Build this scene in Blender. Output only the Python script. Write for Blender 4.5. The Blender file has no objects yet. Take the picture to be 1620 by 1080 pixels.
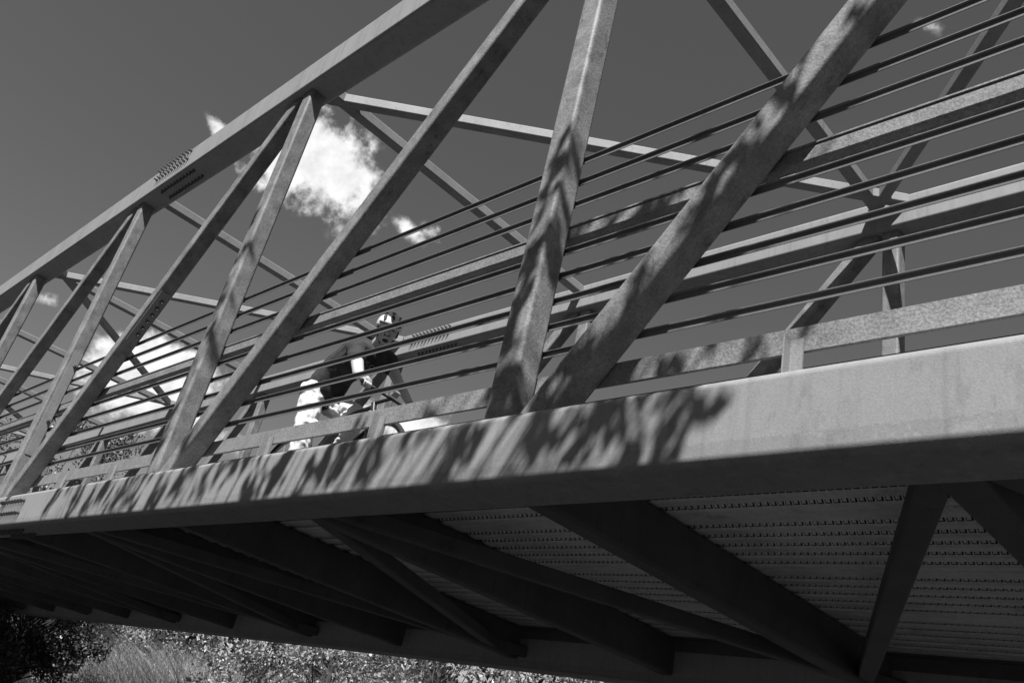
import bpy, math, random
from mathutils import Vector, Matrix, Euler
from math import radians, sin, cos, pi, sqrt
random.seed(7)
S = bpy.context.scene
COL = S.collection

# ------------------------------------------------------------------ camera
cd = bpy.data.cameras.new('camera')
cam = bpy.data.objects.new('camera', cd); COL.objects.link(cam)
cd.sensor_width = 36.0; cd.lens = 30.52
cd.shift_x = 0.0375; cd.shift_y = -0.0061
cd.clip_start = 0.05; cd.clip_end = 3000
CX = Vector((0.69378, 0.68452, 0.22383)); CD = Vector((-0.18237, 0.46765, -0.86489)); CF = Vector((-0.69671, 0.55923, 0.44929))
m = Matrix.Identity(4)
for i in range(3):
    m[i][0] = CX[i]; m[i][1] = -CD[i]; m[i][2] = -CF[i]
m.translation = Vector((8.8339, -2.2284, -1.1455))
cam.matrix_world = m
S.camera = cam
S.render.resolution_x = 1024; S.render.resolution_y = 682

# ------------------------------------------------------------------ sun and sky
SUN = Vector((0.272, -0.495, 0.825)).normalized()
sl = bpy.data.lights.new('sun', 'SUN'); sl.energy = 4.8; sl.angle = radians(0.5); sl.color = (1, 1, 1)
so = bpy.data.objects.new('sun', sl); COL.objects.link(so)
so.rotation_euler = SUN.to_track_quat('Z', 'Y').to_euler()

W = bpy.data.worlds.new('World'); S.world = W; W.use_nodes = True
nt = W.node_tree; N = nt.nodes; L = nt.links; N.clear()
def nd(t, **k):
    n = N.new(t)
    for a, b in k.items(): setattr(n, a, b)
    return n
def mth(op, a, b=None, c=None, clamp=False):
    n = nd('ShaderNodeMath', operation=op); n.use_clamp = clamp
    for i, v in enumerate((a, b, c)):
        if v is None: continue
        if isinstance(v, (int, float)): n.inputs[i].default_value = v
        else: L.new(v, n.inputs[i])
    return n.outputs[0]
def vdot(a, v):
    n = nd('ShaderNodeVectorMath', operation='DOT_PRODUCT'); L.new(a, n.inputs[0]); n.inputs[1].default_value = v
    return n.outputs['Value']
sky = nd('ShaderNodeTexSky'); sky.sky_type = 'NISHITA'; sky.sun_disc = False
sky.sun_elevation = math.asin(SUN.z); sky.sun_rotation = math.atan2(SUN.x, SUN.y)
sky.altitude = 1800; sky.air_density = 1.0; sky.dust_density = 0.9; sky.ozone_density = 1.0
sep = nd('ShaderNodeSeparateColor'); L.new(sky.outputs[0], sep.inputs[0])
# black and white film behind an orange filter: mostly the red record of the sky
skyv = mth('ADD', mth('MULTIPLY', sep.outputs[0], 0.86), mth('MULTIPLY', sep.outputs[1], 0.14))
tc = nd('ShaderNodeTexCoord'); D = tc.outputs['Generated']
n1 = nd('ShaderNodeTexNoise'); L.new(D, n1.inputs['Vector']); n1.inputs['Scale'].default_value = 14; n1.inputs['Detail'].default_value = 9; n1.inputs['Roughness'].default_value = 0.62
n2 = nd('ShaderNodeTexNoise'); L.new(D, n2.inputs['Vector']); n2.inputs['Scale'].default_value = 48; n2.inputs['Detail'].default_value = 8; n2.inputs['Roughness'].default_value = 0.6
noise = mth('ADD', mth('MULTIPLY', mth('SUBTRACT', n1.outputs[0], 0.5), 2.6), mth('MULTIPLY', mth('SUBTRACT', n2.outputs[0], 0.5), 1.6))
# cloud banks: heading, half length, half height, density
clouds = [((-0.7554, 0.3339, 0.5627), 0.060, 0.040, 1.3), ((-0.776, 0.312, 0.549), 0.050, 0.030, 0.9), ((-0.8026, 0.2294, 0.5507), 0.014, 0.010, 0.9), ((-0.80, 0.29, 0.525), 0.030, 0.012, 0.6),
          ((-0.9236, 0.1824, 0.3373), 0.013, 0.012, 0.46), ((-0.9030, 0.3150, 0.300), 0.048, 0.034, 2.2), ((-0.915, 0.268, 0.298), 0.03, 0.016, .9), ((-0.88, 0.36, 0.262), 0.05, 0.016, 0.8),
          ((-0.7179, 0.4491, 0.5319), 0.030, 0.010, 0.40), ((-0.700, 0.4720, 0.5352), 0.022, 0.011, 0.42),
          ((-0.2267, 0.6366, 0.7371), 0.018, 0.010, 0.30), ((-0.415, 0.5324, 0.7375), 0.018, 0.007, 0.27),
          ((-0.7643, 0.5484, 0.3392), 0.05, 0.018, 1.3)]
acc = None
for c, a, b, dn in clouds:
    c = Vector(c).normalized(); u = c.cross(Vector((0, 0, 1))).normalized(); v = u.cross(c)
    # the banks lie a little aslant
    sl_ = 0.1 if c.z < .4 else -0.35; u2 = (u * cos(sl_) + v * sin(sl_)); v2 = u2.cross(c) * -1
    du = mth('DIVIDE', vdot(D, u2), a); dv = mth('DIVIDE', vdot(D, v2), b)
    r2 = mth('ADD', mth('MULTIPLY', du, du), mth('MULTIPLY', dv, dv))
    front = mth('GREATER_THAN', vdot(D, c), 0.0)
    g = mth('MULTIPLY', mth('MULTIPLY', mth('EXPONENT', mth('MULTIPLY', r2, -0.7)), dn * 1.55), front)
    acc = g if acc is None else mth('MAXIMUM', acc, g)
dens = mth('ADD', acc, mth('MULTIPLY', noise, mth('MINIMUM', mth('MULTIPLY', acc, 2.2), 1.15)))
cov = nd('ShaderNodeMapRange'); cov.interpolation_type = 'SMOOTHSTEP'; L.new(dens, cov.inputs[0])
cov.inputs[1].default_value = 0.34; cov.inputs[2].default_value = 1.25
shade = mth('ADD', 0.55, mth('MULTIPLY', n2.outputs[0], 0.75))
CLOUD = 8.2
mix = nd('ShaderNodeMix'); mix.data_type = 'FLOAT'
L.new(cov.outputs[0], mix.inputs[0]); L.new(skyv, mix.inputs[2]); L.new(mth('MULTIPLY', shade, CLOUD), mix.inputs[3])
bg = nd('ShaderNodeBackground'); bg.inputs[1].default_value = 0.084
L.new(mix.outputs[0], bg.inputs[0])
out = nd('ShaderNodeOutputWorld'); L.new(bg.outputs[0], out.inputs[0])

S.view_settings.view_transform = 'Standard'; S.view_settings.look = 'None'
S.view_settings.exposure = 0.57; S.view_settings.gamma = 1.0
S.view_settings.use_curve_mapping = False

# ------------------------------------------------------------------ materials (all greys: a black and white photograph)
MATS = {}
def mat(name, lo, hi, scale=8, rough=0.6, metal=0.0, fine=None, bump=0.0, stretch=(1, 1, 1), spec=0.4, island=0.0, transl=0.0, coat=0.0, dirt=False):
    if name in MATS: return MATS[name]
    M = bpy.data.materials.new(name); M.use_nodes = True; t = M.node_tree; nn = t.nodes; ll = t.links
    p = nn['Principled BSDF']; p.inputs['Roughness'].default_value = rough; p.inputs['Metallic'].default_value = metal
    p.inputs['Specular IOR Level'].default_value = spec
    if coat: p.inputs['Coat Weight'].default_value = coat
    co = nn.new('ShaderNodeTexCoord'); mp = nn.new('ShaderNodeMapping'); mp.inputs['Scale'].default_value = stretch
    ll.new(co.outputs['Object'], mp.inputs[0])
    a = nn.new('ShaderNodeTexNoise'); a.inputs['Scale'].default_value = scale; a.inputs['Detail'].default_value = 6; a.inputs['Roughness'].default_value = 0.6
    ll.new(mp.outputs[0], a.inputs['Vector'])
    r = nn.new('ShaderNodeMapRange'); ll.new(a.outputs[0], r.inputs[0]); r.inputs[1].default_value = 0.3; r.inputs[2].default_value = 0.7
    r.inputs[3].default_value = lo; r.inputs[4].default_value = hi
    val = r.outputs[0]
    def M2(op, x, y):
        k = nn.new('ShaderNodeMath'); k.operation = op
        for i, q in enumerate((x, y)):
            if isinstance(q, (int, float)): k.inputs[i].default_value = q
            else: ll.new(q, k.inputs[i])
        return k.outputs[0]
    bsrc = a.outputs[0]
    if fine:
        f = nn.new('ShaderNodeTexNoise'); f.inputs['Scale'].default_value = fine[0]; f.inputs['Detail'].default_value = 3; f.inputs['Roughness'].default_value = 0.7
        ll.new(co.outputs['Object'], f.inputs['Vector'])
        val = M2('MULTIPLY', val, M2('ADD', 1 - fine[1] * .5, M2('MULTIPLY', M2('SUBTRACT', f.outputs[0], 0.38), fine[1] * 2.0)))
        bsrc = f.outputs[0]
        if len(fine) > 2:      # scattered darker pits and runs of rust
            v = nn.new('ShaderNodeTexNoise'); v.inputs['Scale'].default_value = fine[2]; v.inputs['Detail'].default_value = 8; v.inputs['Roughness'].default_value = 0.75
            mp2 = nn.new('ShaderNodeMapping'); mp2.inputs['Scale'].default_value = (1, 1, 0.35); ll.new(co.outputs['Object'], mp2.inputs[0]); ll.new(mp2.outputs[0], v.inputs['Vector'])
            q = nn.new('ShaderNodeMapRange'); q.interpolation_type = 'SMOOTHSTEP'; ll.new(v.outputs[0], q.inputs[0]); q.inputs[1].default_value = 0.54; q.inputs[2].default_value = 0.68
            q.inputs[3].default_value = 1.0; q.inputs[4].default_value = fine[3]
            val = M2('MULTIPLY', val, q.outputs[0])
    if dirt:       # tide line of grime low on the face and faint rain runs down it
        sx = nn.new('ShaderNodeSeparateXYZ'); ll.new(co.outputs['Object'], sx.inputs[0])
        w1 = nn.new('ShaderNodeTexNoise'); w1.inputs['Scale'].default_value = 13; w1.inputs['Detail'].default_value = 9; w1.inputs['Roughness'].default_value = .8; ll.new(co.outputs['Object'], w1.inputs['Vector'])
        hgt = M2('ADD', sx.outputs[2], M2('MULTIPLY', M2('SUBTRACT', w1.outputs[0], 0.5), 0.07))
        band = M2('MULTIPLY', M2('LESS_THAN', hgt, -0.092), M2('GREATER_THAN', w1.outputs[0], 0.44))
        mpb = nn.new('ShaderNodeMapping'); mpb.inputs['Scale'].default_value = (22, 22, 1.2); ll.new(co.outputs['Object'], mpb.inputs[0])
        w2 = nn.new('ShaderNodeTexNoise'); w2.inputs['Scale'].default_value = 1; w2.inputs['Detail'].default_value = 5; ll.new(mpb.outputs[0], w2.inputs['Vector'])
        q2 = nn.new('ShaderNodeMapRange'); q2.interpolation_type = 'SMOOTHSTEP'; ll.new(w2.outputs[0], q2.inputs[0]); q2.inputs[1].default_value = 0.5; q2.inputs[2].default_value = 0.72; q2.inputs[3].default_value = 1.0; q2.inputs[4].default_value = .84
        w3 = nn.new('ShaderNodeTexNoise'); w3.inputs['Scale'].default_value = 3.5; w3.inputs['Detail'].default_value = 10; w3.inputs['Roughness'].default_value = .7; w3.inputs['Distortion'].default_value = 1.5; ll.new(co.outputs['Object'], w3.inputs['Vector'])
        val = M2('MULTIPLY', M2('MULTIPLY', val, M2('SUBTRACT', 1.0, M2('MULTIPLY', band, .13))), M2('MULTIPLY', q2.outputs[0], M2('ADD', .88, M2('MULTIPLY', w3.outputs[0], .24))))
    if island:
        g = nn.new('ShaderNodeNewGeometry')
        val = M2('MULTIPLY', val, M2('ADD', 1 - island, M2('MULTIPLY', g.outputs['Random Per Island'], 2 * island)))
    cc = nn.new('ShaderNodeCombineColor')
    for i in range(3): ll.new(val, cc.inputs[i])
    ll.new(cc.outputs[0], p.inputs['Base Color'])
    if bump:
        b = nn.new('ShaderNodeBump'); b.inputs['Strength'].default_value = bump; b.inputs['Distance'].default_value = 0.004
        ll.new(bsrc, b.inputs['Height']); ll.new(b.outputs[0], p.inputs['Normal'])
    if transl:
        tr = nn.new('ShaderNodeBsdfTranslucent'); ll.new(cc.outputs[0], tr.inputs[0]); mx = nn.new('ShaderNodeMixShader'); mx.inputs[0].default_value = transl
        ll.new(p.outputs[0], mx.inputs[1]); ll.new(tr.outputs[0], mx.inputs[2]); ll.new(mx.outputs[0], nn['Material Output'].inputs[0])
    MATS[name] = M
    return M
STEEL = mat('weathering_steel', 0.27, 0.37, 3.2, 0.6, 0, (110, 0.45, 12, 0.74), 0.3)
CHORD = mat('weathering_steel_smooth', 0.315, 0.365, 2.4, 0.58, 0, (170, 0.30, 12, 0.80), 0.14, stretch=(1, 1, .35), dirt=True)
POST = mat('weathering_steel_blotched', 0.20, 0.385, 8, 0.55, 0, (95, 0.62, 15, 0.52), 0.5)
RAIL = mat('weathering_steel_rail', 0.25, 0.36, 9, 0.6, 0, (110, 0.8, 30, 0.74), 0.5)
UNDER = mat('steel_shade_darkened', 0.09, 0.14, 3, 0.6, 0, (190, 0.6, 11, 0.7), 0.4)  # weathering steel darkened in colour, carrying the shade under the deck
PAN = mat('galvanized_sheet', 0.72, 0.97, 2.6, 0.38, 0.0, (30, 0.25, 5, 0.72), 0.08, spec=.6)
RBAR = mat('rail_steel_shade_darkened', 0.15, 0.22, 6, 0.5, 0, (150, 0.4), 0.2)  # bar colour darkened to deepen the shade below each leg
DECK = mat('deck_bounce_darkened', 0.04, 0.07, 3, 0.9, 0, (60, 0.25), 0.3)  # unseen deck top, colour lowered to cut light bounced onto the undersides
BOLT = mat('bolt_steel', 0.10, 0.20, 30, 0.5, 0.2)

# ------------------------------------------------------------------ mesh building
def camber(x): return -0.00384 * (x / 3.2 - 0.5) ** 2
class MB:
    def __init__(s): s.v = []; s.f = []; s.n = []; s.mi = []
    def quad(s, ps, n=None):
        i = len(s.v); s.v += [Vector(p) for p in ps]
        if n is None: n = (Vector(ps[1]) - Vector(ps[0])).cross(Vector(ps[2]) - Vector(ps[0])).normalized()
        s.n += [n] * len(ps); s.f.append(list(range(i, i + len(ps))))
    def tube(s, a, b, w, h, r=0.012, up=(0, 1, 0), nseg=1, caps=True, k=4):
        a = Vector(a); b = Vector(b); ax = (b - a).normalized(); up = Vector(up)
        sd = ax.cross(up).normalized(); u = sd.cross(ax).normalized()
        pr = []
        for cx, cy, a0 in ((w/2 - r, h/2 - r, 0), (-w/2 + r, h/2 - r, 90), (-w/2 + r, -h/2 + r, 180), (w/2 - r, -h/2 + r, 270)):
            for j in range(k + 1):
                t = radians(a0 + 90 * j / k); pr.append(((cx + r * cos(t), cy + r * sin(t)), (cos(t), sin(t))))
        m_ = len(pr); base = len(s.v)
        for i in range(nseg + 1):
            c = a.lerp(b, i / nseg)
            for (x, y), (nx, ny) in pr:
                s.v.append(c + sd * x + u * y); s.n.append(sd * nx + u * ny)
        for i in range(nseg):
            for j in range(m_):
                q = base + i * m_; s.f.append([q + m_ + j, q + m_ + (j + 1) % m_, q + (j + 1) % m_, q + j])
        if caps:
            s.quad([a + sd * x + u * y for (x, y), _ in pr], -ax)
            s.quad([b + sd * x + u * y for (x, y), _ in reversed(pr)], ax)
    def box(s, lo, hi, nx=1):
        lo = Vector(lo); hi = Vector(hi)
        for i in range(nx):
            x0 = lo.x + (hi.x - lo.x) * i / nx; x1 = lo.x + (hi.x - lo.x) * (i + 1) / nx
            y0, z0, y1, z1 = lo.y, lo.z, hi.y, hi.z
            s.quad([(x0, y0, z0), (x1, y0, z0), (x1, y0, z1), (x0, y0, z1)]); s.quad([(x1, y1, z0), (x0, y1, z0), (x0, y1, z1), (x1, y1, z1)])
            s.quad([(x0, y0, z1), (x1, y0, z1), (x1, y1, z1), (x0, y1, z1)]); s.quad([(x0, y1, z0), (x1, y1, z0), (x1, y0, z0), (x0, y0, z0)])
        s.quad([(lo.x, hi.y, lo.z), (lo.x, lo.y, lo.z), (lo.x, lo.y, hi.z), (lo.x, hi.y, hi.z)]); s.quad([(hi.x, lo.y, lo.z), (hi.x, hi.y, lo.z), (hi.x, hi.y, hi.z), (hi.x, lo.y, hi.z)])
    def cyl(s, a, b, r0, r1=None, seg=12, caps=True, ell=1.0):
        r1 = r0 if r1 is None else r1
        a = Vector(a); b = Vector(b); ax = (b - a).normalized()
        sd = ax.orthogonal().normalized(); u = ax.cross(sd); base = len(s.v)
        for c, r in ((a, r0), (b, r1)):
            for j in range(seg):
                t = 2 * pi * j / seg; d = sd * cos(t) + u * sin(t); s.v.append(c + d * r); s.n.append(d)
        for j in range(seg): s.f.append([base + j, base + (j + 1) % seg, base + seg + (j + 1) % seg, base + seg + j])
        if caps:
            s.quad([s.v[base + j] for j in range(seg - 1, -1, -1)], -ax); s.quad([s.v[base + seg + j] for j in range(seg)], ax)
    def path(s, pts, rs, seg=8):
        for i in range(len(pts) - 1):
            s.cyl(pts[i], pts[i + 1], rs[i] if isinstance(rs, list) else rs, rs[i + 1] if isinstance(rs, list) else rs, seg)
    def build(s, name, m, parent=None, bend=False, off=None, normals=True):
        me = bpy.data.meshes.new(name)
        vs = s.v
        if bend: vs = [Vector((v.x, v.y, v.z + camber(v.x))) for v in vs]
        if off is not None: vs = [v - off for v in vs]
        me.from_pydata([tuple(v) for v in vs], [], s.f); me.update()
        if normals:
            me.polygons.foreach_set('use_smooth', [True] * len(me.polygons))
            me.normals_split_custom_set_from_vertices([tuple(n) for n in s.n])
        me.materials.append(m)
        o = bpy.data.objects.new(name, me); COL.objects.link(o)
        if parent: o.parent = parent
        return o
def tag(o, label=None, cat=None, group=None, kind=None):
    for k, v in (('label', label), ('category', cat), ('group', group), ('kind', kind)):
        if v: o[k] = v
    return o
def empty(name, loc, label, cat, group=None):
    o = bpy.data.objects.new(name, None); COL.objects.link(o); o.location = loc; o.empty_display_size = .2
    return tag(o, label, cat, group)

# ------------------------------------------------------------------ ground
GZ = -2.75
G = MB()
GM = mat('dark_earth', 0.024, 0.050, 0.6, 0.95, 0, (6, 0.5), 0.3)  # dark earth colour, kept low to limit light bounced from below
nx = 70
def gh(x, y):
    h = 0.10 * sin(x * .7 + y * .35) + 0.07 * sin(y * 1.1 - x * .3)
    if y > 6: h += min((y - 6) * 0.02, 1.2)
    return GZ + h - .1
def grid_axis():
    a = [-1500, -600, -250, -120, -80] + [-60 + i * 2.2 for i in range(55)] + [90, 150, 300, 700, 1500]
    return a
ax_ = grid_axis()
gv = [Vector((x, y, gh(x, y) if abs(x) < 130 and abs(y) < 130 else GZ + .6)) for x in ax_ for y in ax_]
gf = [[i * len(ax_) + j, (i + 1) * len(ax_) + j, (i + 1) * len(ax_) + j + 1, i * len(ax_) + j + 1] for i in range(len(ax_) - 1) for j in range(len(ax_) - 1)]
G.v = gv; G.f = gf; G.n = [Vector((0, 0, 1))] * len(gv)
tag(G.build('ground', GM, normals=False), kind='structure')

HILL_SCREEN = mat('hill_screen_dark', 0.012, 0.035, .35, .95, 0, (1.5, .6), 0)  # unseen hill ring, added to block horizon light on the steel undersides
hv = []; hf = []; rg = random.Random(4); na = 90
for i in range(na + 1):
    az = radians(-176 + (96 + 176) * i / na); edge = min(1, i / 8, (na - i) / 8)
    for j, (r, h) in enumerate(((34, 0), (42, 12), (52, 23), (66, 32), (95, 38), (150, 30))):
        k = rg.uniform(.9, 1.1); hv.append(Vector((8 + cos(az) * r * k, -2 + sin(az) * r * k, GZ - .3 + h * (.3 + .7 * edge) * rg.uniform(.85, 1.15) + (0 if j else -.2))))
for i in range(na):
    for j in range(5): hf.append([i * 6 + j, i * 6 + j + 1, i * 6 + 7 + j, i * 6 + 6 + j])
hm_ = MB(); hm_.v = hv; hm_.f = hf; ho_ = hm_.build('hill_light_screen', HILL_SCREEN, normals=False); ho_.data.polygons.foreach_set('use_smooth', [True] * len(hf)); tag(ho_, kind='structure')

# ------------------------------------------------------------------ the bridge
P = 3.2; H = 3.71; BW = 3.763
BR = Vector((0, BW / 2, -0.16))
bridge = empty('truss_bridge', BR, 'box truss footbridge of weathered steel tubes seen from below, crossing overhead', 'bridge')
def bp(mb, name, m, label=None, parent=None, bend=True):
    o = mb.build(name, m, parent or bridge, bend=bend)
    if parent is None: o.location = -BR
    if label: o['label'] = label
    return o
def NX(n):
    if n <= -1: return (n - 0.069) * P
    if n == 0: return -0.019 * P
    if n >= 3: return (n - 0.015) * P
    return n * P
NL, NR = -7, 4
xL, xR = NX(NL) - .25, NX(NR) + .25
def chord(y, z, w, h, r, name, m, lab):
    b = MB(); b.tube((xL, y, z), (xR, y, z), w, h, r, up=(0, 0, 1), nseg=48, k=6)
    return bp(b, name, m, lab)
nbc = chord(0, -0.0075, 0.262, 0.289, 0.034, 'bottom_chord', CHORD, 'near bottom chord, sunlit and dappled with leaf shade')
fbc = chord(BW, -0.0075, 0.262, 0.289, 0.034, 'bottom_chord', CHORD, 'far bottom chord, dark along its inner side')
ntc = chord(0, H, 0.245, 0.300, 0.03, 'top_chord', CHORD, 'near top chord running up out of the frame')
ftc = chord(BW, H, 0.245, 0.300, 0.03, 'top_chord', CHORD, 'far top chord seen behind the railing')
zc0 = 0.137; zt0 = H - 0.15
diag_objs = {}; post_objs = {}
for side, y in ((0, 0.0), (1, BW)):
    for n in range(NL, NR + 1):
        x = NX(n); s_ = 0.137
        b = MB(); b.tube((x, y, zc0 - .02), (x, y, zt0 + .02), s_, s_, 0.022, up=(0, 1, 0))
        for zz in (zc0 + .003, zt0 - .003): b.tube((x, y, zz - .006), (x, y, zz + .006), s_ + .016, s_ + .016, 0.026, up=(0, 1, 0))
        o = bp(b, 'vertical_post', POST); post_objs[(side, n)] = o
        if n < NR:
            x0 = NX(n) + 0.075; x1 = NX(n + 1) - 0.05
            d = Vector((x1 - x0, 0, H)).normalized()
            a = Vector((x0, y, 0)) + d * (0.10 / d.z); e = Vector((x0, y, 0)) + d * ((zt0 + 0.03) / d.z)
            b = MB(); b.tube(a, e, 0.131, 0.1345, 0.022, up=(0, 1, 0))
            o = bp(b, 'diagonal_brace', POST); diag_objs[(side, n)] = o
# overhead struts and wind bracing
zb = H + 0.075
for n in range(NL, NR + 1):
    x = NX(n) - .06
    b = MB(); b.tube((x, .11, zb - .01), (x - .02, BW - .11, zb + .012), 0.102, 0.102, 0.014, up=(0, 0, 1))
    bp(b, 'overhead_strut', STEEL)
def wind(n0, n1):
    s_ = 1 if n1 > n0 else -1
    a = Vector((NX(n0) - .06 - s_ * .19, .08, zb - .012)); c = Vector((NX(n1) - .06 - s_ * .0 + (.20 if s_ > 0 else -.06), BW - .11, zb + .010))
    b = MB(); b.tube(a, c, 0.090, 0.094, 0.013, up=(0, 0, 1)); bp(b, 'wind_brace', STEEL)
for a_, b_ in ((1, 2), (3, 2), (-1, 0), (-1, -2), (-3, -2), (3, 4), (-3, -4), (-5, -4), (-5, -6), (-7, -6)): wind(a_, b_)
# floor beams and under-deck bracing
zd = 0.19
for i in range(-14, 9):
    x = i * 1.6 if i > -1 else i * 1.6 - 0.2
    if x < xL + .3 or x > xR - .3: continue
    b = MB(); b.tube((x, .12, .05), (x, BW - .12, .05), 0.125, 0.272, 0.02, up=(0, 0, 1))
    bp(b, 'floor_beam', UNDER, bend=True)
def fx(i): return i * 1.6 if i > -1 else i * 1.6 - 0.2
for i in range(-13, 8, 2):
    for j in (i - 1, i + 1):
        xa, xb = fx(i), fx(j); s_ = 1 if xb > xa else -1
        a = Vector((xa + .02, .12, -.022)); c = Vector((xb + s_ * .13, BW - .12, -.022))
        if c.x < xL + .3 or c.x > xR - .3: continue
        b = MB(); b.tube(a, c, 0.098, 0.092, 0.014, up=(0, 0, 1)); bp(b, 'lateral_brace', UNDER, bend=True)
# ribbed steel pan with pressed dimples
pan = MB()
x0p, x1p = xL + .3, xR - .3
prof = []; rows = []
y = 0.16; k0 = 1.338 - .783 * 2 - .067 - .055
ylist = []
yy = k0
while yy < BW - .1:
    for j in range(5):
        b0 = yy + j * .1345
        # flat rib, web turning up, groove, web coming down (its outside faces the viewer)
        ylist += [(b0, 0), (b0 + .048, 0), (b0 + .058, .042), (b0 + .076, .042), (b0 + .126, .004), (b0 + .1335, 0)]
        rows.append((b0 + .076, .042, b0 + .126, .004))
    b0 = yy + 5 * .1345
    ylist += [(b0, 0), (b0 + .038, 0), (b0 + .042, .024), (b0 + .062, .024), (b0 + .066, .004), (b0 + .1095, 0)]
    yy += .783
ylist = [q for q in ylist if 0.15 < q[0] < BW - .15]
ylist = [(.134, ylist[0][1])] + ylist + [(BW - .134, ylist[-1][1])]
nxs = 40
for (ya, za), (yb, zb_) in zip(ylist[:-1], ylist[1:]):
    if yb - ya < 1e-5 and abs(za - zb_) < 1e-5: continue
    for i in range(nxs):
        xa = x0p + (x1p - x0p) * i / nxs; xb = x0p + (x1p - x0p) * (i + 1) / nxs
        pan.quad([(xa, yb, zd + zb_), (xb, yb, zd + zb_), (xb, ya, zd + za), (xa, ya, zd + za)])
for (ya, za, yb, zb_) in rows:
    if ya < .15 or yb > BW - .15: continue
    A = Vector((0, ya, zd + za)); B = Vector((0, yb, zd + zb_)); t = (B - A); ln = t.length; t.normalize(); nn_ = Vector((0, t.z, -t.y)).normalized()
    if nn_.z > 0: nn_ = -nn_
    pitch = 0.0345; xs = 2.2
    while xs < 10.2:
        c = A.lerp(B, .5) + Vector((xs, 0, 0)); X = Vector((1, 0, 0))
        wo, ho = .0135, .022; wi, hi_ = .0085, .015; dp = .0042
        o_ = [c - X * wo - t * ho, c + X * wo - t * ho, c + X * wo + t * ho, c - X * wo + t * ho]
        q_ = [c - X * wi - t * hi_ + nn_ * dp, c + X * wi - t * hi_ + nn_ * dp, c + X * wi + t * hi_ + nn_ * dp, c - X * wi + t * hi_ + nn_ * dp]
        pan.quad(q_[::-1], nn_)
        for j in range(4):
            j2 = (j + 1) % 4; fn = (o_[j2] - o_[j]).cross(q_[j] - o_[j]).normalized()
            mid = (o_[j] + o_[j2]) / 2 - c
            if fn.dot(mid) < 0: fn = -fn
            pan.quad([o_[j], o_[j2], q_[j2], q_[j]], fn)
        xs += pitch
rw = random.Random(8)
for i in range(5):
    for q in range(26):
        xw = 1.9 + 1.6 * i + q * .055; yw = .42 + q * .1344 + (.0415 if False else 0)
        if yw > BW - .3: break
        bx = Vector((xw - .9 + rw.uniform(-.01, .01), k0 + round((yw - k0) / .1345) * .1345 + .024, zd - .0012))
        pan.quad([bx + Vector((cos(t) * .011, sin(t) * .008, 0)) for t in [2 * pi * j / 8 for j in range(8, 0, -1)]], Vector((0, 0, -1)))
bp(pan, 'deck_pan', PAN, 'ribbed galvanized deck pan with rows of pressed dimples')
for ya in (0.134, BW - 0.134 - .05):
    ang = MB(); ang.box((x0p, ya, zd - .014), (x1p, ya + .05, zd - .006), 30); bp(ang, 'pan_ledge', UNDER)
dk = MB(); dk.box((x0p, .15, zd + .045), (x1p, BW - .15, .287), 30); bp(dk, 'deck_slab', DECK)
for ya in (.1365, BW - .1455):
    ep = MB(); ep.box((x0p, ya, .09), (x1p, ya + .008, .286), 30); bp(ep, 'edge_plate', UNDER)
# railing on the inner side of the near truss
YR = 0.0695; xs0, xs1 = xL + .05, xR - .05
def angle_rail(zt):
    b = MB(); w, h, t = 0.0140, 0.0295, 0.0035; n = 40
    b.box((xs0, YR, zt - t), (xs1, YR + w, zt), n); b.box((xs0, YR + w - t, zt - h), (xs1, YR + w, zt - t - .0003), n)
    return bp(b, 'railing_bar', RBAR)
for zt in (1.594, 1.459, 1.328, 1.060, 0.929, 0.795, 0.662, 0.527): angle_rail(zt)
b = MB(); b.tube((xs0, YR + .031, 1.146), (xs1, YR + .031, 1.146), .050, .068, .006, up=(0, 0, 1), nseg=40)
b.box((xs0, YR + .0005, 1.1802), (xs1, YR + .056, 1.187), 40)
bp(b, 'handrail', RAIL, 'broad handrail on the near side, rough face sunlit')
b = MB(); b.box((xs0, YR + .001, .308), (xs1, YR + .008, .400), 40); b.box((xs0, YR + .0082, .308), (xs1, YR + .016, .312), 40)
toe = bp(b, 'toe_plate', RAIL, 'flat toe plate low along the railing')
for n in range(NL, NR):
    for k in (1, 2):
        x = NX(n) + (1.175 if k == 1 else 2.215)
        b = MB(); b.box((x, YR - .045, .10), (x + .006, YR, .36)); b.box((x + .0062, YR - .008, .10), (x + .05, YR - .001, .352))
        bb_ = b.build('toe_plate_bracket', STEEL, toe, bend=True)

# splices: rows of bolts on the chords, a plate with bolts on one diagonal and one post
bm_ = MB()
bm_.cyl((0, 0, 0), (0, 0, .004), .0175, seg=16); bm_.cyl((0, 0, .004), (0, 0, .021), .0150, seg=6); bm_.cyl((0, 0, .021), (0, 0, .044), .0085, seg=8)
proto = bm_.build('bolt', BOLT); proto_used = [False]
def bolt(pos, nrm, parent):
    if not proto_used[0]: o = proto; proto_used[0] = True
    else: o = proto.copy(); COL.objects.link(o)
    o.parent = parent; o.location = Vector(pos) + Vector((0, 0, camber(pos[0])))
    o.rotation_mode = 'QUATERNION'; o.rotation_quaternion = Vector(nrm).to_track_quat('Z', 'Y') @ Euler((0, 0, random.uniform(0, 1))).to_quaternion()
for i in range(11):
    x = .325 + i * .07
    for y, ch in ((-.1225, ntc), (BW - .1225, ftc)):
        for z in (H + .094, H - .012): bolt((x, y, z), (0, -1, 0), ch)
        bolt((x + .12, y + .063, H - .15), (0, 0, -1), ch); bolt((x + .12, y + .163, H - .15), (0, 0, -1), ch)
for i in range(9):
    x = .52 + i * .069
    for z in (.058, -.046): bolt((x, -.131, z), (0, -1, 0), nbc)
    bolt((x, -.05, -.152), (0, 0, -1), nbc); bolt((x, .05, -.152), (0, 0, -1), nbc)
dj = diag_objs[(0, 0)]
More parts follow.
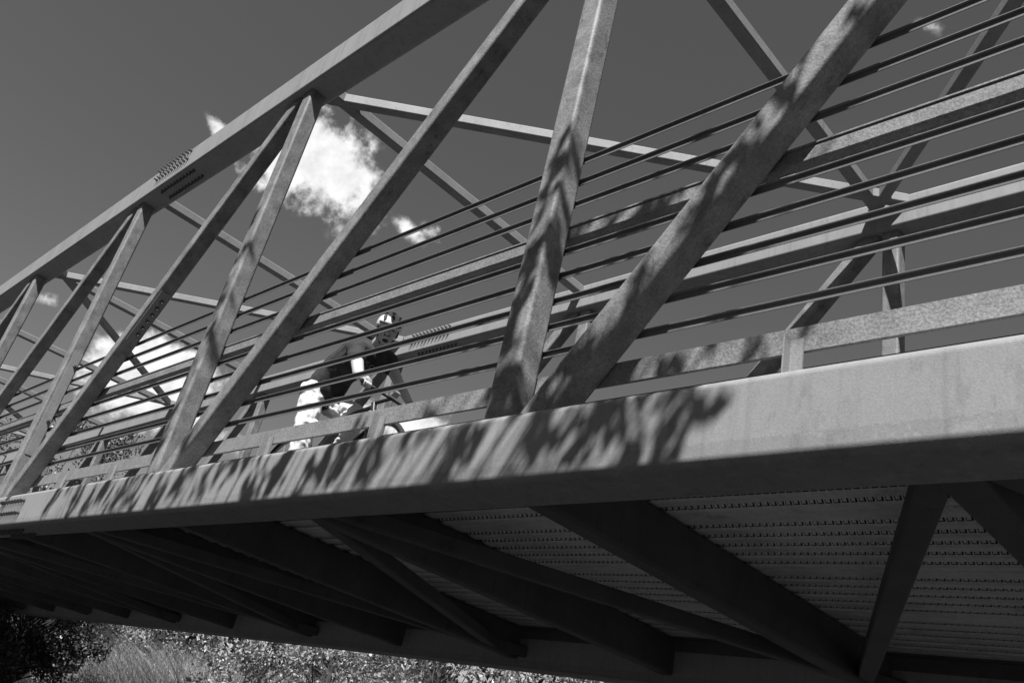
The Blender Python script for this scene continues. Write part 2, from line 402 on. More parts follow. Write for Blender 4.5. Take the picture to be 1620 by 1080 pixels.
x0 = NX(0) + 0.075; x1 = NX(1) - 0.05; d = Vector((x1 - x0, 0, H)).normalized(); nrm = Vector((d.z, 0, -d.x))
cen = Vector((x0, 0, 0)) + d * (1.81 / d.z)
pl = MB(); pl.tube(cen + nrm * .0715 - d * .27, cen + nrm * .0715 + d * .27, .094, .0085, .003, up=nrm)
pl.build('splice_plate', STEEL, dj, bend=True)
for i in range(6):
    c = cen + nrm * .0755 + d * (-.18 + .072 * i); bolt(tuple(c + Vector((0, .012, 0))), tuple(nrm), dj)
pj = post_objs[(0, 0)]; xp = NX(0)
pl = MB(); pl.tube((xp + .071, .012, .62), (xp + .071, .012, 1.72), .086, .006, .002, up=(1, 0, 0)); pl.build('splice_plate', STEEL, pj, bend=True)
for z in (1.575, .98): bolt((xp + .074, .03, z), (1, 0, 0), pj)

# ------------------------------------------------------------------ foliage
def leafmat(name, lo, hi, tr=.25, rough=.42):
    return mat(name, lo, hi, 1.7, rough, 0, None, 0, spec=0.55, island=0.55, transl=tr)  # broad tone noise stands in for lit clumps and shadowed gaps
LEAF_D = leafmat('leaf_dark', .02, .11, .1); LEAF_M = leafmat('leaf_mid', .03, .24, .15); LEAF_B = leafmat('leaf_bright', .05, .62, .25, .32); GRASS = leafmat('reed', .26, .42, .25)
BARK = mat('bark', .03, .10, 14, .9, 0, (60, .5), .6, stretch=(1, 1, .3)); BARKL = mat('bark_pale', .10, .22, 14, .9, 0, (60, .5), .6, stretch=(1, 1, .3))
def leaf(mb, c, s_, rng, aspect=.55, droop=0.0):
    n = Vector((rng.gauss(0, 1), rng.gauss(0, 1), rng.gauss(0, 1) + .6)).normalized()
    a = n.orthogonal().normalized(); a = (Matrix.Rotation(rng.uniform(0, 6.28), 3, n) @ a); a.z -= droop; a.normalize()
    b = n.cross(a).normalized(); w = s_ * aspect * .5
    i = len(mb.v); mb.v += [c - a * s_ * .5, c - a * s_ * .05 + b * w, c + a * s_ * .5, c - a * s_ * .05 - b * w]; mb.f.append([i, i + 1, i + 2, i + 3])
def clump_leaves(mb, c, r, n, s_, rng, flat=.8, aspect=.55, droop=0):
    for _ in range(n):
        d = Vector((rng.gauss(0, 1), rng.gauss(0, 1), rng.gauss(0, 1) * flat)); d = d.normalized() * r * (rng.random() ** .45)
        leaf(mb, c + d, s_ * rng.uniform(.6, 1.3), rng, aspect, droop)
def limb(mb, a, b, r0, r1, rng, n=4, wob=.12):
    pts = [a.lerp(b, i / n) + (Vector((rng.uniform(-1, 1), rng.uniform(-1, 1), rng.uniform(-.4, .4))) * wob * (b - a).length * .3 if 0 < i < n else Vector()) for i in range(n + 1)]
    mb.path(pts, [r0 + (r1 - r0) * i / n for i in range(n + 1)], 8); return pts
def tree(name, x, y, h, rad, seed, label, lm, n=6500, ls=.09, trunk_r=.12, lean=(0, 0), group=None, low=.25, clumps=34, bark=None, cat='tree'):
    rng = random.Random(seed); z0 = gh(x, y) - .1
    root = empty(name, (x, y, z0), label, cat, group)
    tr = MB(); top = Vector((lean[0], lean[1], h * .8)); pts = limb(tr, Vector((0, 0, 0)), top, trunk_r, trunk_r * .35, rng, 6, .1)
    cr = MB()
    for i in range(clumps):
        t = low + (1 - low) * rng.random(); rr = rad * sqrt(max(.05, 1 - ((t - .55) / .55) ** 2)) * rng.uniform(.35, 1)
        a = rng.uniform(0, 6.28); c = Vector((cos(a) * rr + lean[0] * t, sin(a) * rr + lean[1] * t, h * t))
        cl_r = rad * rng.uniform(.12, .26); clump_leaves(cr, c, cl_r, n // clumps, ls, rng)
        base = pts[0].lerp(pts[-1], max(.38, min(1, t * .9 - .05)))
        limb(tr, base, c, trunk_r * .16, .006, rng, 3, .3)
    tr.build('trunk', bark or BARK, root); cr.build('crown', lm, root, normals=False)
    return root
def shrub(x, y, h, rad, seed, label, lm, n=6000, ls=.055, group='shrubs below the far side of the bridge'):
    rng = random.Random(seed); z0 = gh(x, y) - .05
    root = empty('shrub', (x, y, z0), label, 'shrub', group)
    st = MB(); cr = MB()
    for i in range(12):
        a = rng.uniform(0, 6.28); c = Vector((cos(a) * rad * rng.uniform(.1, .9), sin(a) * rad * rng.uniform(.1, .9), h * rng.uniform(.25, .95)))
        clump_leaves(cr, c, rad * rng.uniform(.25, .42), n // 12, ls, rng, .8, .4); limb(st, Vector((0, 0, 0)), c, .009, .003, rng, 3, .3)
    st.build('stems', BARK, root); cr.build('foliage', lm, root, normals=False)
def reeds(x, y, h, rad, seed, label, n=3200):
    rng = random.Random(seed); z0 = gh(x, y) - .05; root = empty('reed_clump', (x, y, z0), label, 'reeds', 'reed clumps below the far side of the bridge'); mb = MB()
    for _ in range(n):
        a = rng.uniform(0, 6.28); r = rad * sqrt(rng.random()); p = Vector((cos(a) * r, sin(a) * r, 0)); hh = h * rng.uniform(.5, 1.05)
        dr = Vector((rng.gauss(0, 1), rng.gauss(0, 1), 0)) * hh * .22; w = Vector((cos(a + 1.3), sin(a + 1.3), 0)) * rng.uniform(.010, .02); prev = None; k = 5
        for i in range(k + 1):
            t = i / k; q = p + Vector((0, 0, hh * (t - .22 * t ** 3))) + dr * t * t * 1.6; ww = w * (1 - t * .9); cur = (q - ww, q + ww)
            if prev: i0 = len(mb.v); mb.v += [prev[0], prev[1], cur[1], cur[0]]; mb.f.append([i0, i0 + 1, i0 + 2, i0 + 3])
            prev = cur
    mb.build('blades', GRASS, root, normals=False)
C0 = Vector((8.83, -2.23))
def polar(az, r): a = radians(az); return C0.x + cos(a) * r, C0.y + sin(a) * r
TG = 'trees beyond the far side of the bridge'
for nm, az, r, h, rad, sd, lab, lm, kw in (
    ('broadleaf_tree', 164.3, 29, 9.0, 3.2, 11, 'dark leafy tree at the far left, its crown showing between the railing bars', LEAF_M, dict(n=26000, ls=.11, clumps=70)),
    ('broadleaf_tree', 159.8, 34, 8.6, 2.6, 12, 'pale leafed tree behind the left end of the bridge, right of the darker one', LEAF_B, dict(n=14000, ls=.11, clumps=50)),
    ('broadleaf_tree', 162.0, 21, 4.3, 1.9, 13, 'low dark tree with dense dark crown at the bottom left corner', LEAF_D, dict(n=34000, ls=.085, trunk_r=.10, clumps=110, low=.42)),
    ('broadleaf_tree', 150.0, 19, 3.9, 1.5, 14, 'small tree with leaning dark trunk among the brush below the bridge', LEAF_B, dict(n=5000, ls=.085, lean=(.7, .3), trunk_r=.11)),
    ('broadleaf_tree', 144.5, 17, 4.0, 1.7, 15, 'bright leafed small tree left of the middle under the far chord', LEAF_B, dict(n=6500, ls=.08)),
    ('broadleaf_tree', 138.0, 22, 5.2, 1.9, 16, 'mottled tree in the middle of the greenery under the far chord', LEAF_M, dict(n=7000, ls=.09)),
    ('broadleaf_tree', 130.0, 18, 4.6, 1.7, 17, 'rightmost bright tree under the far chord', LEAF_B, dict(n=6500, ls=.08)),
    ('broadleaf_tree', 124.0, 20, 4.6, 1.8, 18, 'mid grey tree mostly hidden behind the right part of the far chord', LEAF_M, dict(n=5000, ls=.1))):
    x, y = polar(az, r); tree(nm, x, y, h, rad, sd, lab, lm, group=TG, **kw)
for az, r, h, rad, sd, lab, lm in (
    (158.0, 24, 2.5, 1.3, 31, 'dark leafed shrub beside the low dark tree at bottom left', LEAF_D), (153.5, 26, 3.0, 1.5, 32, 'mid grey shrub behind the reeds', LEAF_M), (147.0, 25, 3.3, 1.5, 33, 'bright shrub right of the leaning trunk', LEAF_B),
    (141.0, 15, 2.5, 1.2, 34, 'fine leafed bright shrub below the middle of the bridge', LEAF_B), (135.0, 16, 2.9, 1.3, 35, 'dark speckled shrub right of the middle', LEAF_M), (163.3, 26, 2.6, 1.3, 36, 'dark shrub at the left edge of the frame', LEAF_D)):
    x, y = polar(az, r); shrub(x, y, h, rad, sd, lab, lm)
for az, r, h, rad, sd, lab in ((157.2, 27, 3.7, 1.7, 41, 'leftmost clump of long bent reeds, next to the dark low tree'), (154.0, 25, 3.7, 1.7, 42, 'tall pale reeds in the middle of the reed bed'), (151.2, 23, 3.7, 1.5, 43, 'pale reeds just left of the leaning trunk'),
    (139.5, 19, 4.0, 1.0, 44, 'reed clump under the middle of the far chord'), (147.5, 24, 3.6, 1.3, 45, 'short reeds behind the leaning trunk'), (132.0, 17, 4.0, 1.0, 46, 'rightmost reed clump under the far chord')):
    x, y = polar(az, r); reeds(x, y, h, rad, sd, lab)
# far wooded bank that closes the view
rng = random.Random(99); fw = MB()
for i in range(260):
    az = rng.uniform(108, 172); r = rng.uniform(40, 65); x, y = polar(az, r)
    hh = rng.uniform(3.0, 5.5) + (1.5 if az > 158 else 0) + max(0, (152 - az) * .16)
    for k in range(4): clump_leaves(fw, Vector((x + rng.uniform(-2, 2), y + rng.uniform(-2, 2), GZ + .8 + hh * rng.uniform(.2, 1))), rng.uniform(1.0, 1.9), 90, .34, rng)
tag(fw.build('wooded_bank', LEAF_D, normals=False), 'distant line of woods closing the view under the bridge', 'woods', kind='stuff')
# sunlit low wall far left, under the crowns
WALLM = mat('pale_render', .5, .66, 1.5, .9, 0, (20, .3))
a0 = Vector((*polar(166, 29), 0)); a1 = Vector((*polar(157.5, 27), 0)); wl = MB()
wl.tube((a0.x, a0.y, -1.55), (a1.x, a1.y, -1.55), .25, 1.5, .02, up=(0, 0, 1)); wl.tube((a0.x, a0.y, -.755), (a1.x, a1.y, -.755), .36, .09, .02, up=(0, 0, 1))
tag(wl.build('low_wall', WALLM), 'pale low wall seen under the dark tree at the bottom left', 'wall')

# the tree standing behind the viewer whose leaves dapple the near truss
rng = random.Random(5)
tz = Vector((5.6, -6.4, GZ - .1)); root = empty('shade_tree', tz, 'tall tree outside the frame behind the viewer, dappling the near truss with shade', 'tree')
cr = MB(); tk = MB(); trunk_pts = limb(tk, Vector((0, 0, 0)), Vector((-.3, .9, 6.4)), .20, .09, rng, 6, .06)
def cl(tx, tz_, r, n, s_=.125, t=None):
    big = t is None; n = int(n * 1.0) if big else n
    t = t or (rng.uniform(3.6, 4.5) if tx > 4.4 else rng.uniform(4.7, 5.5))
    c = Vector((tx, -.12, tz_)) + SUN * t - tz
    for _ in range(n):
        d_ = Vector((rng.gauss(0, 1), rng.gauss(0, .8), rng.gauss(0, 1))); d_ = d_.normalized() * r * rng.random() ** .5
        leaf(cr, c + d_ + SUN * rng.uniform(-.25, .25), s_ * rng.uniform(.6, 1.15), rng, .55, .8)
    bpt = trunk_pts[rng.choice((4, 5, 6))]
    limb(tk, bpt, c, .018, .004, rng, 3, .1)
for x, z, r, n in ((7.36, .04, .11, 18), (7.25, .14, .11, 16), (7.13, -.12, .10, 14), (6.95, .18, .10, 15), (6.75, -.02, .13, 22), (6.45, .25, .14, 22), (6.3, -.1, .13, 26), (6.05, .12, .14, 26),
    (5.75, .02, .12, 22), (5.45, .0, .12, 24), (5.0, .05, .1, 18), (4.75, -.05, .13, 24), (4.45, .12, .09, 14), (4.2, -.02, .12, 22), (3.9, .04, .13, 26), (3.6, -.06, .12, 24), (3.3, .08, .13, 26),
    (3.0, .0, .12, 24), (2.75, .08, .12, 24), (2.5, -.05, .1, 20), (2.25, .03, .12, 26), (1.72, .02, .10, 22), (2.05, .2, .09, 14), (.55, .1, .1, 14),
    (7.1, .48, .1, 18), (6.7, .55, .14, 26), (6.35, .7, .16, 30), (6.15, 1.0, .12, 22), (6.5, 1.15, .16, 30), (6.85, 1.0, .11, 16), (7.35, 1.1, .08, 10), (6.9, 1.3, .08, 10), (7.5, 1.38, .07, 10), (7.3, 1.55, .06, 8),
    (6.45, 1.5, .1, 16), (6.5, 1.75, .07, 9), (6.4, .38, .12, 20), (7.2, 1.3, .08, 10),
    (3.2, .5, .11, 18), (3.15, .95, .13, 24), (3.3, 1.3, .09, 12), (3.2, 1.6, .13, 22), (3.25, 2.05, .08, 10), (3.2, 2.4, .09, 10), (3.6, .75, .1, 14), (3.75, 1.0, .07, 8), (3.9, 1.55, .08, 9), (4.1, .45, .09, 12), (5.3, .5, .1, 12), (4.7, .42, .08, 10), (5.9, .5, .11, 16)):
    cl(x, z, r, n)
for x, z, r, n in ((7.05, .33, .1, 18), (6.6, .36, .1, 18), (6.2, .33, .1, 16), (4.0, .34, .08, 12), (2.6, .36, .09, 12), (6.9, .5, .07, 8)): cl(x, z, r, n)
for x, z, r, n in ((7.45, .42, .07, 10), (7.2, .38, .09, 14), (6.85, .4, .08, 12), (5.5, .42, .07, 9), (5.2, .36, .07, 9), (3.6, .4, .08, 10), (7.0, 1.5, .09, 14), (7.2, 1.75, .07, 9), (7.62, 1.6, .06, 7), (6.7, .2, .12, 22), (6.95, -.05, .1, 18), (5.25, -.08, .08, 14), (4.6, .1, .08, 14)): cl(x, z, r, n)
for x, z, r, n in ((7.72, .70, .05, 8), (7.56, .64, .06, 10), (7.40, .74, .06, 11), (7.22, .66, .07, 12), (7.06, .74, .06, 10),     # on the toe plate
    (6.62, 1.46, .07, 12), (6.80, 1.52, .08, 14), (6.98, 1.44, .07, 12), (7.14, 1.54, .07, 12), (7.30, 1.46, .06, 10),                    # on the handrail
    (6.80, .42, .05, 8), (7.02, .62, .05, 7), (7.26, .98, .05, 8), (7.46, 1.16, .05, 8), (7.62, 1.42, .05, 8), (7.84, 1.64, .045, 7), (8.00, 1.90, .04, 6), (8.16, 2.06, .035, 4),   # on the big diagonal
    (7.05, .05, .07, 9), (7.30, -.08, .07, 10)):
    cl(x, z, r, n, .105, rng.uniform(3.6, 4.3))
for _ in range(90):      # lower crown: its shade falls below the bridge on the bank
    cl(rng.uniform(-.5, 8.0), rng.uniform(-4.5, -.75), rng.uniform(.3, .5), 60, .11, rng.uniform(5.5, 8.0))
tk.build('trunk', BARK, root); cr.build('crown', LEAF_M, root, normals=False)

# ------------------------------------------------------------------ cyclist and bicycle
SKIN = mat('skin', .55, .62, 20, .5); SHIRT = mat('shirt_cloth', .035, .05, 20, .9); TROUS = mat('white_cloth', .78, .84, 12, .85); DARK = mat('dark_plastic', .015, .025, 20, .4)
WHITE = mat('white_shell', .72, .8, 10, .3); HAIR = mat('dark_hair', .03, .06, 60, .8); RUB = mat('rubber', .02, .035, 20, .8); ALU = mat('bare_alloy', .45, .6, 20, .3, .6); PRINT = mat('pale_print', .55, .62, 20, .7); GLOVE = mat('glove_cloth', .25, .55, 45, .8); EYE = mat('eye_dark', .02, .03, 20, .2); FRAME = mat('bike_paint', .03, .05, 8, .3, 0, None, 0, coat=.5)
def caps(mb, p0, p1, r0, r1, seg=14, flat=None):
    p0 = Vector(p0); p1 = Vector(p1); ax = (p1 - p0).normalized(); sd = ax.orthogonal().normalized(); u = ax.cross(sd)
    rings = []
    K = 5
    for i in range(K + 1):
        t = -pi / 2 + (pi / 2) * i / K; rings.append((p0 + ax * r0 * sin(t), max(r0 * cos(t), 1e-4)))
    for i in range(K + 1):
        t = (pi / 2) * i / K; rings.append((p1 + ax * r1 * sin(t), max(r1 * cos(t), 1e-4)))
    base = len(mb.v)
    for c, r in rings:
        for j in range(seg):
            a = 2 * pi * j / seg; mb.v.append(c + (sd * cos(a) + u * sin(a)) * r)
    for i in range(len(rings) - 1):
        for j in range(seg): q = base + i * seg; mb.f.append([q + j, q + (j + 1) % seg, q + seg + (j + 1) % seg, q + seg + j])
    mb.f.append([base + j for j in range(seg - 1, -1, -1)]); q = base + (len(rings) - 1) * seg; mb.f.append([q + j for j in range(seg)])
def ball(mb, c, rx, ry, rz, B=None, seg=20, rings=14, keep=None):
    c = Vector(c); B = B or Matrix.Identity(3); base = len(mb.v)
    for i in range(rings + 1):
        t = -pi / 2 + pi * i / rings
        for j in range(seg):
            a = 2 * pi * j / seg; q = Vector((rx * max(cos(t), 1e-3) * cos(a), ry * max(cos(t), 1e-3) * sin(a), rz * sin(t)))
            mb.v.append(c + B @ q)
    for i in range(rings):
        for j in range(seg): q = base + i * seg; mb.f.append([q + j, q + (j + 1) % seg, q + seg + (j + 1) % seg, q + seg + j])
    mb.f.append([base + j for j in range(seg - 1, -1, -1)]); q = base + rings * seg; mb.f.append([q + j for j in range(seg)])
def organic(mb, name, m, parent, vox, off, smooth=3):
    o = mb.build(name, m, parent, off=off, normals=False)
    r = o.modifiers.new('remesh', 'REMESH'); r.mode = 'VOXEL'; r.voxel_size = vox; r.use_smooth_shade = True
    if smooth: sm = o.modifiers.new('smooth', 'SMOOTH'); sm.factor = .5; sm.iterations = smooth
    return o
V = Vector
OFF = V((3.1, 1.08, .287))
man = empty('person', OFF, 'cyclist in dark shirt, white trousers and pale helmet, leaning over the handlebar behind the railing', 'person')
hipR = V((3.06, .97, 1.245)); hipL = V((3.05, 1.17, 1.26)); pel = V((3.04, 1.07, 1.34)); waist = V((3.16, 1.07, 1.50)); chest = V((3.42, 1.07, 1.60)); neck0 = V((3.585, 1.08, 1.64))
shR = V((3.60, .90, 1.52)); shL = V((3.52, 1.26, 1.63)); elR = V((3.80, .86, 1.265)); elL = V((3.63, 1.33, 1.46)); haR = V((3.98, .82, 1.165)); haL = V((3.85, 1.36, 1.225))
head = V((3.735, 1.035, 1.735)); F = V((.80, -.46, -.38)).normalized(); UPh = (V((.18, -.10, 1)) - F * V((.18, -.10, 1)).dot(F)).normalized(); SDh = UPh.cross(F).normalized()
HB = Matrix((F, SDh, UPh)).transposed()
def hp(f, s_, u): return head + F * f + SDh * s_ + UPh * u
kneR = V((3.14, .96, .88)); ankR = V((3.17, .95, .47)); kneL = V((3.46, 1.20, 1.12)); ankL = V((3.25, 1.20, .79))
body = MB()
caps(body, pel, waist, .14, .125); caps(body, waist, chest, .125, .14); caps(body, chest, (shR + shL) / 2 + V((-.03, 0, 0)), .14, .115); caps(body, shR, shL, .065, .065)
caps(body, neck0, head + V((-.02, 0, -.06)), .062, .056); ball(body, head + UPh * .015, .098, .077, .112, HB)
ball(body, hp(.035, 0, -.055), .062, .056, .062, HB)          # jaw
caps(body, hp(.082, 0, .015), hp(.108, 0, -.022), .011, .016)    # nose
ball(body, hp(.098, 0, -.056), .014, .024, .011, HB)         # lips
for s_ in (1, -1): ball(body, hp(-.01, .080 * s_, -.008), .018, .010, .032, HB); ball(body, hp(.078, .034 * s_, -.012), .02, .022, .02, HB)
for hip, kn, an in ((hipR, kneR, ankR), (hipL, kneL, ankL)):
    caps(body, hip, kn, .085, .055); caps(body, kn, an, .055, .037); caps(body, an + V((-.03, 0, -.05)), an + V((.15, -.01, -.07)), .034, .028)
for sh, el, ha in ((shR, elR, haR), (shL, elL, haL)):
    caps(body, sh, el, .056, .043); caps(body, el, ha, .043, .028)
gripdir = (haL - haR).normalized()
def hand(mb, ha, el, side):
    d = (ha - el).normalized(); n = gripdir * side; g = gripdir
    palm = ha + d * .045; caps(mb, palm - g * .026, palm + g * .026, .019, .019); caps(mb, ha, palm, .026, .024)
    dn = V((0, 0, -1)); dn = (dn - d * dn.dot(d)).normalized()
    for i, (o_, ln) in enumerate(((-.033, .9), (-.011, 1.0), (.011, .96), (.033, .8))):
        p0 = palm + g * o_ * side + d * .018; p1 = p0 + (d * .030 + dn * .008) * ln; p2 = p1 + (dn * .028 + d * .002) * ln; p3 = p2 + (dn * .006 - d * .02) * ln
        caps(mb, p0, p1, .0095, .009, 8); caps(mb, p1, p2, .009, .0085, 8); caps(mb, p2, p3, .0085, .0075, 8)
    t0 = ha + d * .02 - g * side * .03; t1 = t0 + d * .03 - g * side * .012 + dn * .02; t2 = t1 + d * .018 + dn * .018; caps(mb, t0, t1, .011, .010, 8); caps(mb, t1, t2, .010, .0085, 8)
hand(body, haR, elR, 1); hand(body, haL, elL, -1)
organic(body, 'body', SKIN, man, .0055, OFF, 2)
sh = MB()
caps(sh, pel + V((.02, 0, .02)), waist, .155, .145); caps(sh, waist, chest, .145, .158); caps(sh, chest, (shR + shL) / 2 + V((-.03, 0, 0)), .158, .130)
caps(sh, shR, shL, .080, .080); caps(sh, neck0 + V((-.03, 0, -.02)), neck0 + V((.005, 0, .015)), .078, .070)
for a, e in ((shR, elR), (shL, elL)): caps(sh, a, a.lerp(e, .38), .078, .066)
shirt = organic(sh, 'shirt', SHIRT, man, .007, OFF, 3)
dm = shirt.modifiers.new('folds', 'DISPLACE'); tx2 = bpy.data.textures.new('folds', 'CLOUDS'); tx2.noise_scale = .11; dm.texture = tx2; dm.strength = .025; dm.mid_level = .5; dm.texture_coords = 'LOCAL'
tr = MB()
caps(tr, hipR + V((-.01, 0, .03)), hipL + V((-.01, 0, .03)), .115, .115); caps(tr, hipR, kneR, .100, .092); caps(tr, kneR, kneR.lerp(ankR, .8), .088, .070)
caps(tr, hipL, kneL, .108, .082); caps(tr, kneL, kneL.lerp(ankL, .8), .082, .066)
tro = organic(tr, 'trousers', TROUS, man, .006, OFF, 1)
tx_ = bpy.data.textures.new('crumple', 'DISTORTED_NOISE'); tx_.noise_scale = .10; tx_.distortion = 1.2
dm = tro.modifiers.new('crumple', 'DISPLACE'); dm.texture = tx_; dm.strength = .016; dm.mid_level = .5; dm.texture_coords = 'LOCAL'
sm2 = tro.modifiers.new('soften', 'SMOOTH'); sm2.factor = .5; sm2.iterations = 2
# helmet (shell, vents, visor, straps)
hs = MB(); ring = []; seg = 28; rgs = 10; base = 0
for i in range(rgs + 1):
    t = (pi / 2) * i / rgs * 1.12 - .19
    for j in range(seg):
        a = 2 * pi * j / seg; hs.v.append(hp(.132 * cos(t) * cos(a) - .004, .102 * cos(t) * sin(a), .032 + .112 * sin(t)) if t < pi/2 - .02 else hp(-.004, 0, .144))
for i in range(rgs):
    for j in range(seg): q = i * seg; hs.f.append([q + j, q + (j + 1) % seg, q + seg + (j + 1) % seg, q + seg + j])
hel = hs.build('helmet', WHITE, man, off=OFF, normals=False); hel.data.polygons.foreach_set('use_smooth', [True] * len(hel.data.polygons))
sdm = hel.modifiers.new('shell', 'SOLIDIFY'); sdm.thickness = .016; sdm.offset = -1
for s_ in (-1, 0, 1):
    for k, (t0, t1) in enumerate(((.35, .85), (1.0, 1.55), (1.7, 2.3))):
        vb = MB()
        for i in range(8):
            t = t0 + (t1 - t0) * i / 7; w = .013 * sin(pi * (i + .5) / 8) + .003; lat = .055 * s_ + .004
            rr = sqrt(max(.2, 1 - (lat / .104) ** 2)); f = .1335 * cos(t) * rr; u = .032 + .1145 * sin(t) * rr
            vb.v += [hp(f, lat - w, u + .001), hp(f, lat + w, u + .001)]
        for i in range(7): vb.f.append([2 * i, 2 * i + 1, 2 * i + 3, 2 * i + 2])
        vo = vb.build('helmet_vent', DARK, hel, normals=False); vo.data.transform(Matrix.Translation(-OFF))
vz = MB()
for i in range(9):
    a = radians(-60 + 15 * i); vz.v += [hp(.125 * cos(a), .1 * sin(a), .045), hp(.125 * cos(a) + .055 * cos(a / 2), .1 * sin(a) * .95, .038), hp(.125 * cos(a) + .055 * cos(a / 2), .1 * sin(a) * .95, .044), hp(.125 * cos(a), .1 * sin(a), .053)]
for i in range(8):
    for j in range(4): vz.f.append([4 * i + j, 4 * i + (j + 1) % 4, 4 * i + 4 + (j + 1) % 4, 4 * i + 4 + j])
vo = vz.build('visor', DARK, hel, off=OFF, normals=False)
for s_ in (1, -1):
    st = MB(); st.path([hp(.02, .083 * s_, .03), hp(.01, .080 * s_, -.03), hp(.045, .03 * s_, -.115)], .0045, 6); st.path([hp(-.05, .078 * s_, .02), hp(.01, .082 * s_, -.03)], .0045, 6)
    st.build('chin_strap', DARK, hel, off=OFF)
hm = MB(); ball(hm, hp(-.022, 0, .012), .088, .0805, .09, HB); organic(hm, 'hair', HAIR, man, .006, OFF, 0)
bd = MB(); ball(bd, hp(.082, 0, -.082), .020, .024, .015, HB); caps(bd, hp(.098, -.022, -.043), hp(.098, .022, -.043), .005, .005, 8); organic(bd, 'beard', HAIR, man, .004, OFF, 0)
for s_ in (1, -1):
    e = MB(); ball(e, hp(.084, .034 * s_, .012), .012, .017, .010, HB, 12, 8); e.build('eye', EYE, man, off=OFF, normals=False)
    e = MB(); caps(e, hp(.092, .018 * s_, .032), hp(.080, .052 * s_, .034), .005, .004, 8); e.build('eyebrow', HAIR, man, off=OFF, normals=False)
for ha, el in ((haR, elR), (haL, elL)):
    g = MB(); d = (ha - el).normalized(); caps(g, ha - d * .01, ha + d * .022, .034, .033); caps(g, ha + d * .045 - gripdir * .028, ha + d * .045 + gripdir * .028, .0225, .0225); organic(g, 'glove', GLOVE, man, .004, OFF, 1)
for an in (ankR, ankL):
    s2 = MB(); caps(s2, an + V((-.05, 0, -.06)), an + V((.16, -.01, -.075)), .044, .036); caps(s2, an + V((-.02, 0, -.03)), an + V((-.01, 0, .02)), .045, .043); organic(s2, 'shoe', DARK, man, .006, OFF, 1)
# lettering across the chest
cu = bpy.data.curves.new('lettering', 'FONT'); cu.body = 'XCLIMIT'; cu.size = .068; cu.extrude = .001; cu.align_x = 'CENTER'; cu.resolution_u = 3
tmp = bpy.data.objects.new('tmp', cu); COL.objects.link(tmp); dg = bpy.context.evaluated_depsgraph_get(); tm = bpy.data.meshes.new_from_object(tmp.evaluated_get(dg)); bpy.data.objects.remove(tmp)
ctr = (shR + shL) / 2; xd = (shL - shR).normalized(); fd = V((.55, -.25, -.80)); fd = (fd - xd * fd.dot(xd)).normalized(); ud = fd.cross(xd) * 1.0
if ud.z < 0: ud = -ud
org = ctr + V((.02, -.0, -.02)) - ud * .055
T = Matrix((xd, ud, fd)).transposed()
for v in tm.vertices:
    q = Vector(v.co); bulge = .135 - 1.6 * q.x * q.x; w_ = org + T @ Vector((q.x, q.y, bulge)); v.co = w_ - OFF
tm.materials.clear(); tm.materials.append(PRINT)
to = bpy.data.objects.new('chest_lettering', tm); COL.objects.link(to); to.parent = shirt
sw = to.modifiers.new('wrap', 'SHRINKWRAP'); sw.target = shirt; sw.wrap_method = 'NEAREST_SURFACEPOINT'; sw.wrap_mode = 'OUTSIDE_SURFACE'; sw.offset = .004

BO = V((3.4, 1.08, .287)); bike = empty('bicycle', BO, 'bicycle the cyclist is seated on, mostly hidden behind the toe plate and railing', 'bicycle')
rear = V((2.78, 1.08, .63)); front = V((3.98, 1.08, .63)); bbk = V((3.18, 1.08, .57)); seatp = V((3.0, 1.08, 1.13)); ht_ = V((3.78, 1.08, 1.13)); hb_ = V((3.85, 1.08, .93))
fr = MB()
for a, b_, r in ((bbk, seatp, .016), (bbk, hb_, .021), (seatp + V((.03, 0, -.12)), ht_ + V((0, 0, -.03)), .017), (ht_, hb_, .022)): fr.cyl(a, b_, r, seg=12)
for s_ in (1, -1):
    o_ = V((0, .05 * s_, 0)); fr.cyl(bbk + o_ * .5, rear + o_, .010, .008, 10); fr.cyl(seatp + V((.03, 0, -.13)) + o_ * .3, rear + o_, .009, .007, 10)
fr.build('frame', FRAME, bike, off=BO)
fk = MB(); 
for s_ in (1, -1): fk.cyl(hb_ + V((.01, .045 * s_, -.05)), front + V((0, .052 * s_, 0)), .014, .010, 10)
fk.cyl(hb_ + V((.01, -.05, -.05)), hb_ + V((.01, .05, -.05)), .015); fk.build('fork', FRAME, bike, off=BO)
def ringm(c, R_, r, seg=48, k=8):
    b = MB()
    for i in range(seg):
        t = 2 * pi * i / seg
        for j in range(k):
            a = 2 * pi * j / k; b.v.append(c + V(((R_ + r * cos(a)) * cos(t), r * sin(a), (R_ + r * cos(a)) * sin(t)))); b.n.append(V((cos(a) * cos(t), sin(a), cos(a) * sin(t))))
    for i in range(seg):
        for j in range(k): b.f.append([i * k + j, i * k + (j + 1) % k, ((i + 1) % seg) * k + (j + 1) % k, ((i + 1) % seg) * k + j])
    return b
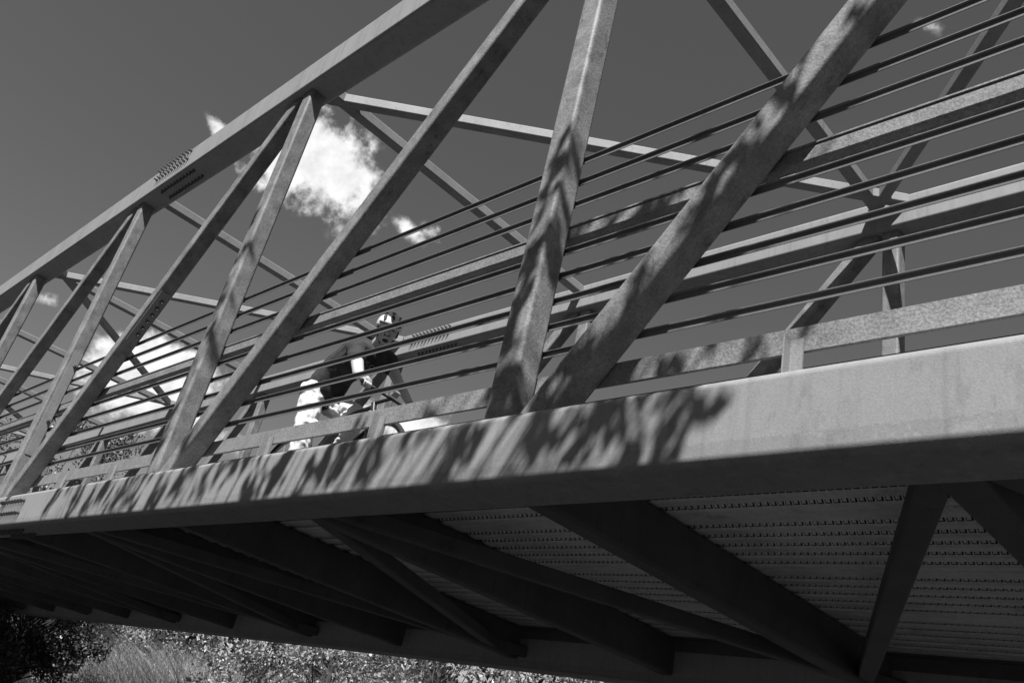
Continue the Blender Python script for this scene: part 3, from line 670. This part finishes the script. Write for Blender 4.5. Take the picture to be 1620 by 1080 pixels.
for c in (rear, front):
    b = MB(); b.cyl(c - V((0, .05, 0)), c + V((0, .05, 0)), .016, seg=12)
    for i in range(24):
        t = 2 * pi * i / 24; b.cyl(c + V((0, .02 * (-1) ** i, 0)), c + V((cos(t) * .3, 0, sin(t) * .3)), .0012, seg=5, caps=False)
    wh = b.build('wheel', ALU, bike, off=BO)
    ringm(c, .322, .021).build('tyre', RUB, wh, off=BO); ringm(c, .302, .010).build('rim', ALU, wh, off=BO)
sd_ = MB(); caps(sd_, seatp + V((-.09, -.05, .06)), seatp + V((-.09, .05, .06)), .032, .032); caps(sd_, seatp + V((-.08, 0, .06)), seatp + V((.14, 0, .055)), .038, .016); organic(sd_, 'saddle', DARK, bike, .006, BO, 2)
sp = MB(); sp.cyl(seatp + V((.005, 0, -.05)), seatp + V((-.005, 0, .05)), .0135); sp.build('seatpost', ALU, bike, off=BO)
hR = haR + (haR - elR).normalized() * .062 + V((0, 0, -.014)); hL = haL + (haL - elL).normalized() * .062 + V((0, 0, -.014)); mid = (hR + hL) / 2
hbm = MB(); hbm.cyl(hR - gripdir * .07, hL + gripdir * .07, .011, seg=12); hbm.cyl(ht_, mid, .014, seg=12); hbo = hbm.build('handlebar', FRAME, bike, off=BO)
for q, s_ in ((hR, -1), (hL, 1)):
    g = MB(); g.cyl(q - gripdir * .06, q + gripdir * .06, .016, seg=12); g.build('grip', RUB, hbo, off=BO)
    g = MB(); g.path([q + gripdir * -s_ * .07, q + gripdir * -s_ * .05 + V((.05, 0, -.02)), q + gripdir * s_ * .01 + V((.06, 0, -.03))], .005, 6); g.build('brake_lever', ALU, hbo, off=BO)
g = MB(); g.tube(mid + V((.02, 0, .02)), mid + V((.05, 0, .05)), .06, .04, .008, up=(0, 0, 1)); g.build('headlight', ALU, bike, off=BO)
ck = MB(); ck.cyl(bbk - V((0, .07, 0)), bbk + V((0, .07, 0)), .014); ck.cyl(bbk - V((0, .052, 0)), bbk - V((0, .048, 0)), .09, seg=28); ck.cyl(bbk + V((0, -.07, 0)), bbk + V((.02, -.075, -.17)), .010); ck.cyl(bbk + V((0, .07, 0)), bbk + V((-.02, .075, .17)), .010); ck.build('crankset', ALU, bike, off=BO)
for q in (bbk + V((.02, -.12, -.17)), bbk + V((-.02, .12, .17))):
    g = MB(); g.box(q - V((.045, .04, .011)), q + V((.045, .04, .011))); g.build('pedal', DARK, bike, off=BO)
